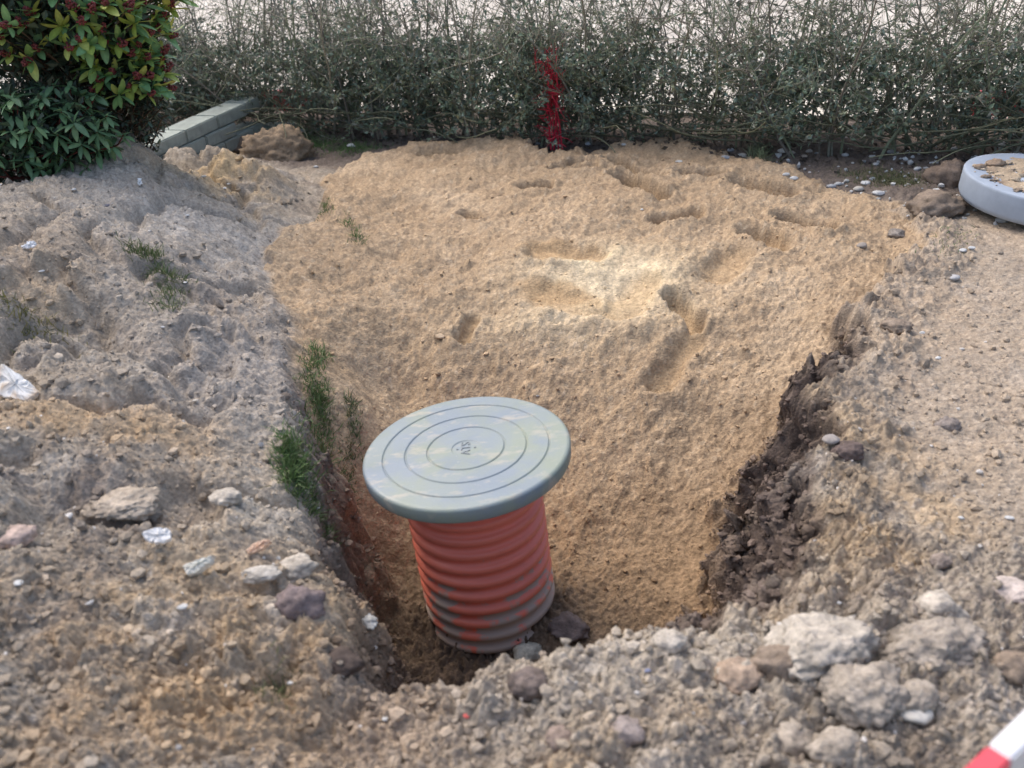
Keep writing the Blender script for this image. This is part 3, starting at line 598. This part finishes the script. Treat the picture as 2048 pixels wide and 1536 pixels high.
cc_ = np.array([.46, .37, .265]) * (1 + .5 * fbm2(lxx, lyy, 9, 4, 620)[:, None]); dk_ = sstep(.1, .4, fbm2(lxx, lyy, 5, 3, 630))[:, None]; cc_ = cc_ * (1 - dk_) + np.array([.22, .17, .13]) * dk_
s2 = add_mesh('sand_layer', np.stack([lxx, lyy, cvz], 1), np.stack([i_, j_, j_ + na, i_ + na], 1), M_clod, col=np.clip(cc_, .02, .9)); s2.matrix_world = s1.matrix_world; tag(s2, 'thin uneven layer of tan sandy soil on the concrete cover', None, None, 'stuff')
for (lx, ly, s, lb) in [(-.20, .16, .085, 'larger brown clod lying on top of the concrete cover'), (-.29, .12, .055, 'smaller brown clod at the left rim on the concrete cover'), (-.1, .02, .07, 'flat tan clod in the middle of the concrete cover')]:
    wp = Matrix.Translation(cov.location) @ cov.rotation_euler.to_matrix().to_4x4() @ Vector((lx, ly, .131))
    lump('soil_clod', 0, 0, s / 5.6 * F, .5, .8, (.30, .23, .17), lb, 'clod', sink=.2, seed=int(abs(lx) * 1000), sub=3, at=(tuple(wp), 5.6))

# ------------------------------------------------------------------ barrier board near the camera
def barrier(name, a, b, depth_w, height, seg, label, cat, first_red=True, legs=True, group=None):
    a = np.array(a, float); b = np.array(b, float); L = np.linalg.norm(b - a); d = (b - a) / L
    root = empty(name, tuple(a), label, cat, group, rot=(0, math.asin(-d[2]), math.atan2(d[1], d[0])))
    mr_ = mat('red_board_paint', (.68, .085, .11), rough=.35, spec=.5); mw = mat('white_board_paint', (.80, .81, .82), rough=.35, spec=.5)
    n = int(math.ceil(L / seg))
    for k in range(n):
        l = min(seg, L - k * seg); me = block(l, depth_w, height, .004); red = (k % 2 == 0) == first_red; me.materials.append(mr_ if red else mw)
        o = D.objects.new('red_band' if red else 'white_band', me); COL.objects.link(o); o.parent = root; o.location = (k * seg + l / 2, 0, 0)
    if legs:
        lg = mat('galvanised_steel', (.45, .46, .47), rough=.45, spec=.5, metallic=.6)
        for x in (.12, L - .12):
            for sgn in (-1, 1):
                me = block(.03, .03, a[2] + .06, .003); me.materials.append(lg); o = D.objects.new('leg', me); COL.objects.link(o); o.parent = root
                o.location = (x, sgn * .11, -(a[2] + .06) / 2 + .0); o.rotation_euler = (sgn * R(18), 0, 0)
    return root
pa, pb = PD(1965, 1590, 1.62), PD(2100, 1478, 1.78)
pa[2] = pb[2] = (pa[2] + pb[2]) / 2
dd = (pb - pa) / np.linalg.norm(pb - pa); edge = PD(1993, 1533, 1.68); edge[2] = pa[2]
barrier('barrier_board', edge - dd * .50, edge + dd * 1.3, .036, .075, .5, 'red and white striped barrier board crossing the near right corner', 'barrier', True)

# ------------------------------------------------------------------ pavement, road and barriers beyond the hedge
HL = P(300, 262, 0)[:2]; HR = P(2048, 322, 0)[:2]; hu = (HR - HL) / np.linalg.norm(HR - HL); hn = np.array([-hu[1], hu[0]])
if hn[1] < 0: hn = -hn
M_pave = mat('pale_paving', (.62, .585, .51), rough=.85, spec=.2, nscale=1.6, namp=.35, bump=.002, bscale=60)
M_road = mat('pale_gravel_road', (.55, .51, .45), rough=.9, spec=.2, nscale=1.1, namp=.4, bump=.004, bscale=40)
def strip(name, n0, n1, z, m, label, thick=0):
    o_ = HL - hu * 30; e_ = HR + hu * 30; q = [o_ + hn * n0, e_ + hn * n0, e_ + hn * n1, o_ + hn * n1]
    V = [(x[0], x[1], z) for x in q]
    if thick: V += [(x[0], x[1], z - thick) for x in q]; Fc = [[0, 1, 2, 3], [4, 5, 1, 0], [5, 6, 2, 1], [6, 7, 3, 2], [7, 4, 0, 3]]
    else: Fc = [[0, 1, 2, 3]]
    o = add_mesh(name, V, Fc, m, smooth=False); return tag(o, label, None, None, 'structure')
strip('pavement', .75, 2.6, .03, M_pave, 'pale pavement beyond the hedge', .1)
strip('kerb', 2.604, 2.73, .035, M_conc, 'concrete kerb beyond the pavement', .1)
strip('road', 2.734, 9.5, -.0 + .012, M_road, 'pale road beyond the pavement')

# ------------------------------------------------------------------ hedge
class Tubes:
    def __init__(s): s.V = []; s.F = []; s.C = []; s.n = 0
    def add(s, pts, r0, r1, col, k=3):
        pts = np.asarray(pts); m = len(pts); d = np.gradient(pts, axis=0); d /= np.linalg.norm(d, axis=1)[:, None] + 1e-9
        ref = np.array([.3, .9, .2]); a = np.cross(d, ref); a /= np.linalg.norm(a, axis=1)[:, None] + 1e-9; b = np.cross(d, a)
        r_ = np.linspace(r0, r1, m)[:, None, None]; an = np.arange(k) * 6.2832 / k
        V = pts[:, None] + r_ * (a[:, None] * np.cos(an)[None, :, None] + b[:, None] * np.sin(an)[None, :, None])
        s.V.append(V.reshape(-1, 3)); i = np.arange(k); j = (i + 1) % k
        for q in range(m - 1): s.F.append(np.stack([q * k + i, q * k + j, (q + 1) * k + j, (q + 1) * k + i], 1) + s.n)
        s.C.append(np.ones((m * k, 3)) * col); s.n += m * k
    def build(s, name, m, parent=None):
        return add_mesh(name, np.concatenate(s.V), np.concatenate(s.F), m, parent, col=np.concatenate(s.C))
hr = np.random.default_rng(21)
hedge = empty('hedge', (float((HL[0] + HR[0]) / 2), float((HL[1] + HR[1]) / 2), 0), 'long half-bare privet hedge with small dark leaves along the garden boundary', 'hedge')
hc = np.array(hedge.location)
def HP(s, n, z): q = HL + hu * s + hn * n; return np.array([q[0], q[1], z]) - hc
HLEN = np.linalg.norm(HR - HL)
def wander(p, d, L, m, jit, up=.0):
    pts = [p]; d = d / np.linalg.norm(d)
    for i in range(m):
        d = d + hr.normal(size=3) * jit + np.array([0, 0, up]); d /= np.linalg.norm(d); pts.append(pts[-1] + d * L / m)
    return np.array(pts)
BK = [np.array([.26, .26, .21]), np.array([.33, .31, .25]), np.array([.20, .18, .15]), np.array([.26, .30, .20])]
h3 = np.array([hu[0], hu[1], 0]); n3 = np.array([hn[0], hn[1], 0])
s_red = ((P(1122, 290)[:2] - HL) @ hu)
tw = Tubes(); redt = Tubes(); leafP = []; leafD = []
def twig(pts, r0, r1, c):
    mid = pts[len(pts) // 2] + hc; s_ = (mid[:2] - HL) @ hu; n_ = (mid[:2] - HL) @ hn
    isred = abs(s_ - s_red - .03 * math.sin(mid[2] * 8) - .05 * (mid[2] > .45) * (mid[2] - .45) * 3) < (.052 if mid[2] > .25 else .075) and n_ < .10 and mid[2] < .63 and hr.random() < .8 and abs((pts[-1] - pts[0]) @ h3) < .07
    (redt if isred else tw).add(pts, r0, r1, c)
    return isred
stem_count = 0
for s in np.arange(-1.0, HLEN + 1.3, .05):
    s = s + hr.normal() * .02; n = hr.normal() * .08 + .12; vis = -.3 < s < HLEN + .2
    for kk in range(hr.integers(1, 3)):
        d = np.array([0, 0, 1.]) + h3 * hr.normal() * .28 + n3 * hr.normal() * .22; L = .95 + .5 * hr.random()
        pts = wander(HP(s + hr.normal() * .02, n, -.03), d, L, 9, .10, .03); c = BK[hr.integers(4)]; r0 = .006 + .006 * hr.random()
        if kk == 0 and vis and stem_count < 130:
            T = Tubes(); T.add(pts, r0, .003, c, 5); T.build('stem', M_bark, hedge); stem_count += 1
        else: tw.add(pts, r0 * .8, .0025, c, 4)
        for i in range(1, 10):                                   # side branches
            for q in range(2 if pts[i][2] < .75 else 1):
                a = hr.random() * 6.28; dirn = h3 * math.cos(a) + n3 * math.sin(a) * .75 + np.array([0, 0, .15 + .75 * hr.random()])
                bl = .16 + .28 * hr.random(); bp_ = wander(pts[i], dirn, bl, 4, .22); cc = BK[hr.integers(4)]
                if twig(bp_, .0033, .0016, cc) and hr.random() < .6: pass
                for j in range(1, 5):
                    for q2 in range(2 if hr.random() < .55 and pts[i][2] < .7 else 1):
                        d2 = (bp_[j] - bp_[j - 1]); d2 = d2 / np.linalg.norm(d2) * .5 + hr.normal(size=3) * .55 + np.array([0, 0, .3])
                        tl = .06 + .13 * hr.random(); tp = wander(bp_[j], d2, tl, 2, .15); red_ = twig(tp, .0018, .0010, BK[hr.integers(4)])
                        if red_: continue
                        z_ = tp[-1][2]; dens = (.10 + 1.1 / (1 + math.exp((z_ - .62) / .035)) * (.55 + .45 * min(1, z_ / .25))) * (.8 + .5 * math.sin(s * 3.1 + 2 * math.sin(s * 1.3)))
                        for q3 in range(hr.poisson(6.0 * dens)):
                            f_ = hr.random(); leafP.append(tp[0] + (tp[-1] - tp[0]) * f_ + hr.normal(size=3) * .006); leafD.append(hr.normal(size=3) + np.array([0, 0, .25]))
# long bare branches sweeping out at the foot
for k in range(110):
    s = -.2 + (HLEN + .4) * hr.random(); a = hr.choice([-1, 1]); d = h3 * a * (.8 + .5 * hr.random()) - n3 * (.25 + .3 * hr.random()) + np.array([0, 0, .35 + .5 * hr.random()])
    pts = wander(HP(s, .02, .02 + .1 * hr.random()), d, .5 + .5 * hr.random(), 8, .13, -.02); twig(pts, .0065, .003, np.array([.17, .18, .12]) * (.7 + .6 * hr.random()))
for k in range(130):
    p = HP(s_red + hr.normal() * .022, -.13 + hr.normal() * .05, .04 + .55 * hr.random()); redt.add(wander(p, hr.normal(size=3), .07 + .05 * hr.random(), 3, .3), .0033, .0015, BK[0])
for q in (-.03, -.01, .02, .045):
    redt.add(wander(HP(s_red + q, -.11, .0), np.array([0, 0, 1.]) + h3 * (.06 if q > 0 else -.02), .60, 8, .07), .006, .003, BK[0], 5)
o = tw.build('twigs', M_bark, hedge); tag(o, None, None, None, 'stuff')
o = redt.build('painted_twigs', M_red, hedge); o['label'] = 'hedge twigs sprayed bright red in a vertical strip'; o['kind'] = 'stuff'
def leaves(name, Pn, Dn, ln, wd, cols, m, parent, droop=.15, kind='stuff'):
    Pn = np.array(Pn); Dn = np.array(Dn); n = len(Pn); Dn /= np.linalg.norm(Dn, axis=1)[:, None]; r_ = hr.normal(size=(n, 3)); S = np.cross(Dn, r_); S /= np.linalg.norm(S, axis=1)[:, None]; N = np.cross(S, Dn)
    L = (ln * (.65 + .6 * hr.random(n)))[:, None]; W = L * wd
    V = np.stack([Pn, Pn + Dn * L * .45 + S * W + N * L * .08, Pn + Dn * L - N * L * droop, Pn + Dn * L * .45 - S * W + N * L * .08], 1).reshape(-1, 3)
    i = np.arange(n) * 4; Fc = np.concatenate([np.stack([i, i + 1, i + 2], 1), np.stack([i, i + 2, i + 3], 1)])
    cc = np.array(cols)[hr.integers(len(cols), size=n)] * (.6 + .7 * hr.random((n, 1)))
    o = add_mesh(name, V, Fc, m, parent, col=np.repeat(cc, 4, 0), smooth=False); tag(o, None, None, None, kind); return o
leaves('leaves', leafP, leafD, .033, .27, [(.19, .255, .18), (.16, .21, .165), (.21, .28, .18), (.22, .235, .19), (.27, .30, .19), (.19, .265, .21)], M_hleaf, hedge)
print('hedge leaves', len(leafP), 'twig verts', tw.n)
# leaf litter under the hedge
lp = []; ld = []
for k in range(1500):
    s = -.5 + (HLEN + 1) * hr.random(); n = -.22 + .7 * hr.random(); q = HL + hu * s + hn * n; lp.append((q[0], q[1], 0)); ld.append((hr.normal(), hr.normal(), .25))
lp = np.array(lp); lp[:, 2] = terrain(lp[:, 0], lp[:, 1]) + .004
o = leaves('leaf_litter', lp, ld, .035, .3, [(.10, .075, .05), (.07, .055, .045), (.14, .11, .08)], M_hleaf, None); tag(o, 'brown leaf litter on the dark soil under the hedge')

# street barriers glimpsed through the hedge
def street(u0, v0, u1, v1, z, lb, grp=None):
    a = P(u0, v0, z); b_ = P(u1, v1, z); barrier('barrier_board', a, b_, .03, .15, .45, lb, 'barrier', True, True, grp)
street(330, 195, 720, 205, .12, 'low red and white barrier board seen through the left of the hedge')
street(1935, 205, 2200, 212, .12, 'red and white barrier board glimpsed through the right end of the hedge')

# ------------------------------------------------------------------ shrubs
def leaf_mesh(name, L, W, fold, droop, col, n=5):
    V = []; Fc = []; C = []
    for i in range(n + 1):
        t = i / n; w_ = W * math.sin(math.pi * min(1, t * .93 + .035)) ** .75; z = -droop * t * t * L; y = L * t
        for q, s in ((-1, 1), (0, 0), (1, 1)): V.append((q * w_ / 2, y, z + s * fold * w_)); C.append(np.array(col) * (1.0 if s else 1.25))
    for i in range(n):
        for q in (0, 1): a = i * 3 + q; Fc.append([a, a + 1, a + 4, a + 3])
    me_o = add_mesh(name, V, Fc, M_leaf, col=np.array(C)); me = me_o.data; D.objects.remove(me_o); return me
def bud_mesh():
    iv, ifc = ico(1); Vs, Fs, Cs = [], [], []; r_ = np.random.default_rng(2)
    for k in range(38):
        t = r_.random(); a = r_.random() * 6.28; rad = .016 * math.sqrt(1 - t * .9) * (.6 + .4 * r_.random()); p = np.array([rad * math.cos(a), rad * math.sin(a), .004 + .042 * t])
        Fs.append(ifc + len(Vs) * len(iv)); Vs.append(iv * .0045 + p); Cs.append(np.ones((len(iv), 3)) * np.array([.26, .06, .06]) * (.7 + .7 * r_.random()))
    o = add_mesh('flower_bud', np.concatenate(Vs), np.concatenate(Fs), M_leaf, col=np.concatenate(Cs)); me = o.data; D.objects.remove(o); return me
def orient(p, d, roll):
    d = Vector(d).normalized(); q = d.to_track_quat('Y', 'Z'); return Matrix.Translation(p) @ q.to_matrix().to_4x4() @ Matrix.Rotation(roll, 4, 'Y')
camp = np.array([0, 0, CAM_H])
def bush(name, label, cen, rad, nwh, per, lmeshes, buds=0, budm=None, lean=.55, stemcol=(.14, .10, .07), inner=None, top_only=-.35, tilt=.45, groundz=0.0, lobe=None):
    r_ = np.random.default_rng(int(abs(cen[0]) * 1000) + nwh); root = empty(name, (cen[0], cen[1], groundz), label, 'shrub'); rc = np.array(root.location)
    tb = Tubes(); whs = []; tries = 0
    tc_ = (camp - cen); tc_ /= np.linalg.norm(tc_)
    while len(whs) < nwh and tries < 20000:
        tries += 1; d = r_.normal(size=3); d /= np.linalg.norm(d)
        if d @ tc_ < .05 or d[2] < top_only: continue
        if lobe is not None and tries % 3 == 0: p = lobe[0] + d * lobe[1] * (.7 + .35 * r_.random())
        else: p = cen + d * rad * (.80 + .25 * r_.random())
        if any(np.linalg.norm(p - q) < .052 for q, _ in whs): continue
        dd_ = d * .7 + tc_ * .15 + np.array([0, 0, lean]) + r_.normal(size=3) * .18; whs.append((p, dd_ / np.linalg.norm(dd_)))
    whs.sort(key=lambda q: np.linalg.norm(q[0] - camp) - .4 * (q[1] @ tc_))
    nleaf = 0; extraV = []
    for iw, (p, dn) in enumerate(whs):
        a0 = cen + np.array([0, 0, -rad[2] * .9]); mid = (a0 + p) / 2 + r_.normal(size=3) * .04; tb.add(np.array([a0 - rc, mid - rc, p - dn * .05 - rc, p - rc]), .006, .003, np.array(stemcol), 4)
        ax = np.cross(dn, [.1, .2, 1]); ax /= np.linalg.norm(ax); ay = np.cross(dn, ax); npl = per + int(r_.integers(-1, 2)); a0_ = r_.random() * 6.28
        for k in range(npl):
            a = a0_ + k * 2.4; up = tilt + .25 * r_.normal(); ld_ = (ax * math.cos(a) + ay * math.sin(a)) * math.cos(up) + dn * math.sin(up)
            pos = p - dn * (.022 * (k / npl)) ; mw = orient(pos - rc, ld_, r_.normal() * .3)
            # leaf upper side faces along the shoot
            zax = mw.to_3x3() @ Vector((0, 0, 1))
            if zax.dot(Vector(dn)) < 0: mw = mw @ Matrix.Rotation(math.pi, 4, 'Y')
            me = lmeshes[int(r_.integers(len(lmeshes)))]; sc_ = .75 + .45 * r_.random(); mw = mw @ Matrix.Scale(sc_, 4)
            if nleaf < 300:
                o = D.objects.new('leaf', me); COL.objects.link(o); o.parent = root; o.matrix_local = mw
            else: extraV.append((me, mw))
            nleaf += 1
        if buds and iw < buds * 1.6 and r_.random() < .72:
            o = D.objects.new('flower_bud', budm); COL.objects.link(o); o.parent = root; q = Vector(dn).to_track_quat('Z', 'Y'); o.matrix_local = Matrix.Translation(p - rc) @ q.to_matrix().to_4x4() @ Matrix.Scale(1.1 + .6 * r_.random(), 4)
    def merged(lst, nm):
        Vs, Fs, Cs = [], [], []; n0 = 0
        for me, mw in lst:
            v = np.empty(len(me.vertices) * 3, np.float32); me.vertices.foreach_get('co', v); v = v.reshape(-1, 3); c_ = np.empty(len(v) * 4, np.float32); me.color_attributes['Col'].data.foreach_get('color', c_)
            mn = np.array(mw); Vs.append(v @ mn[:3, :3].T + mn[:3, 3]); Cs.append(c_.reshape(-1, 4)[:, :3]); f = np.array([p_.vertices[:] for p_ in me.polygons]); Fs.append(f + n0); n0 += len(v)
        o = add_mesh(nm, np.concatenate(Vs), np.concatenate(Fs), M_leaf, root, col=np.concatenate(Cs)); tag(o, None, None, None, 'stuff')
    if extraV: merged(extraV, 'further_leaves')
    tb.build('stems', M_bark, root)
    if inner:
        n, ln, cols = inner; q = r_.normal(size=(n, 3)); q /= np.linalg.norm(q, axis=1)[:, None]; q *= (r_.random((n, 1)) ** .45) * .93; Pn = cen + q * rad - rc
        if lobe is not None:
            q2 = r_.normal(size=(n // 4, 3)); q2 /= np.linalg.norm(q2, axis=1)[:, None]; q2 *= r_.random((n // 4, 1)) ** .45 * .9; Pn = np.concatenate([Pn, lobe[0] + q2 * lobe[1] - rc]); q = np.concatenate([q, q2]); n = len(Pn)
        leaves('inner_foliage', Pn, r_.normal(size=(n, 3)) + q * .6, ln, .28, cols, M_leaf, root)
    return root
sk = [leaf_mesh('leaf', .095, .038, .10, .10, c) for c in [(.36, .46, .10), (.25, .40, .13), (.18, .34, .15), (.52, .56, .15), (.22, .40, .18)]]
rh = [leaf_mesh('leaf', .074, .028, .06, .30, c) for c in [(.13, .24, .11), (.11, .20, .10), (.17, .28, .13)]]
sml = [leaf_mesh('leaf', .034, .015, .10, .15, c) for c in [(.08, .10, .08), (.11, .13, .09), (.14, .11, .085), (.08, .13, .09)]]
bm2 = bud_mesh()
dk = [(.055, .085, .05), (.07, .10, .06), (.045, .07, .05)]
bush('flowering_shrub', 'evergreen shrub with yellow-green leaves and dark red flower buds, top left', PD(95, 0, 5.5), np.array([.60, .45, .38]), 165, 7, sk, 140, bm2, inner=(3600, .06, dk), top_only=-.6, tilt=.75, lean=.45, lobe=(PD(250, 125, 5.4), np.array([.20, .2, .23])))
bush('small_leaved_shrub', 'dark small-leaved shrub under the red-budded one, beside the block wall', PD(165, 205, 5.6), np.array([.44, .28, .36]), 230, 6, sml, inner=(4200, .032, dk + [(.07, .07, .06)]), top_only=-.9, lean=.3)
bush('broad_leaved_shrub', 'low shrub with dark drooping leaves in rosettes at the left edge behind the heap', PD(55, 265, 5.25), np.array([.42, .26, .24]), 60, 8, rh, inner=(2200, .05, dk), top_only=-.8, tilt=.12, stemcol=(.16, .05, .04))

# ------------------------------------------------------------------ grass
def grass(pts, n, h, spread, label, name='grass', cols=((.09, .165, .05), (.12, .20, .07), (.16, .20, .09)), along=True):
    pl = [G(u, v)[0] for u, v in pts]; Pn = []; n = int(n)
    for k in range(n):
        i = hr.integers(len(pl) - 1) if len(pl) > 1 else 0; t = hr.random(); p = pl[i] * (1 - t) + pl[min(i + 1, len(pl) - 1)] * t
        Pn.append(p + np.array([hr.normal() * spread, hr.normal() * spread, 0]))
    Pn = np.array(Pn); Pn[:, 2] = terrain(Pn[:, 0], Pn[:, 1]) - .003; V, Fc, C = [], [], []
    for k, p in enumerate(Pn):
        d = hr.normal(size=3) * .55; d[2] = abs(d[2]) + .55; d /= np.linalg.norm(d); L = h * (.4 + .8 * hr.random()); s = np.cross(d, hr.normal(size=3)); s /= np.linalg.norm(s); w_ = .0016
        bend = hr.normal(size=3) * .3; bend[2] = -abs(bend[2]) - .2
        a = p; m_ = p + d * L * .5; e = p + d * L + bend * L * .5
        j = len(V); V += [a - s * w_, a + s * w_, m_ + s * w_ * .8, m_ - s * w_ * .8, e]; Fc += [[j, j + 1, j + 2, j + 3], [j + 3, j + 2, j + 4]]
        c = np.array(cols[hr.integers(len(cols))]) * (.7 + .6 * hr.random()); C += [c] * 5
    o = add_mesh(name, np.array(V), Fc, M_hleaf, col=np.array(C), smooth=False); return tag(o, label, 'grass', None, 'stuff')
grass([(640,700),(625,770),(650,830),(640,900),(600,940),(585,900)], 1500, .06, .022, 'fringe of green turf hanging along the left pit edge')
grass([(590,900),(600,980),(630,1050),(645,1070)], 1500, .07, .025, 'thick green grass at the left pit edge beside the lid')
grass([(700,800),(712,860),(700,940),(680,970)], 420, .05, .014, 'thin grass on the sand ridge left of the lid', cols=((.10, .15, .06), (.13, .16, .08)))
grass([(275,495),(310,530),(345,560),(335,620)], 800, .06, .035, 'dull green grass patch in the middle of the heap', cols=((.12, .17, .06), (.17, .19, .10), (.09, .14, .05)))
grass([(20,610),(60,640),(120,670)], 260, .05, .04, 'yellowish grass and moss at the far left of the heap', cols=((.22, .20, .05), (.16, .17, .07)))
grass([(600,280),(640,290),(690,298),(740,298)], 1500, .05, .07, 'green grass strip at the hedge foot behind the big tan clod', cols=((.10, .19, .06), (.14, .22, .08)))
grass([(690,440),(715,470),(715,490)], 160, .05, .02, 'small green tuft on the left of the sand')
grass([(650,410),(655,430)], 120, .05, .02, 'small grass tuft where tan soil meets the sand')
grass([(1515,300),(1520,315)], 220, .11, .03, 'tuft of thin grass among the pebbles by the hedge', cols=((.12, .17, .09), (.16, .19, .11)))
grass([(1700,350),(1790,360),(1810,368)], 1300, .045, .07, 'mossy grass on the ground left of the concrete cover', cols=((.14, .16, .07), (.11, .13, .06), (.18, .17, .09)))
grass([(1925,455),(1880,510)], 120, .035, .05, 'sparse grass blades in front of the concrete cover')
grass([(560,1330),(540,1400)], 110, .05, .02, 'few grass blades low in the near left spoil', cols=((.12, .15, .06), (.16, .17, .09)))
grass([(575,262),(610,272)], 500, .06, .05, 'grass around the paving slab', cols=((.10, .19, .06), (.14, .22, .08)))
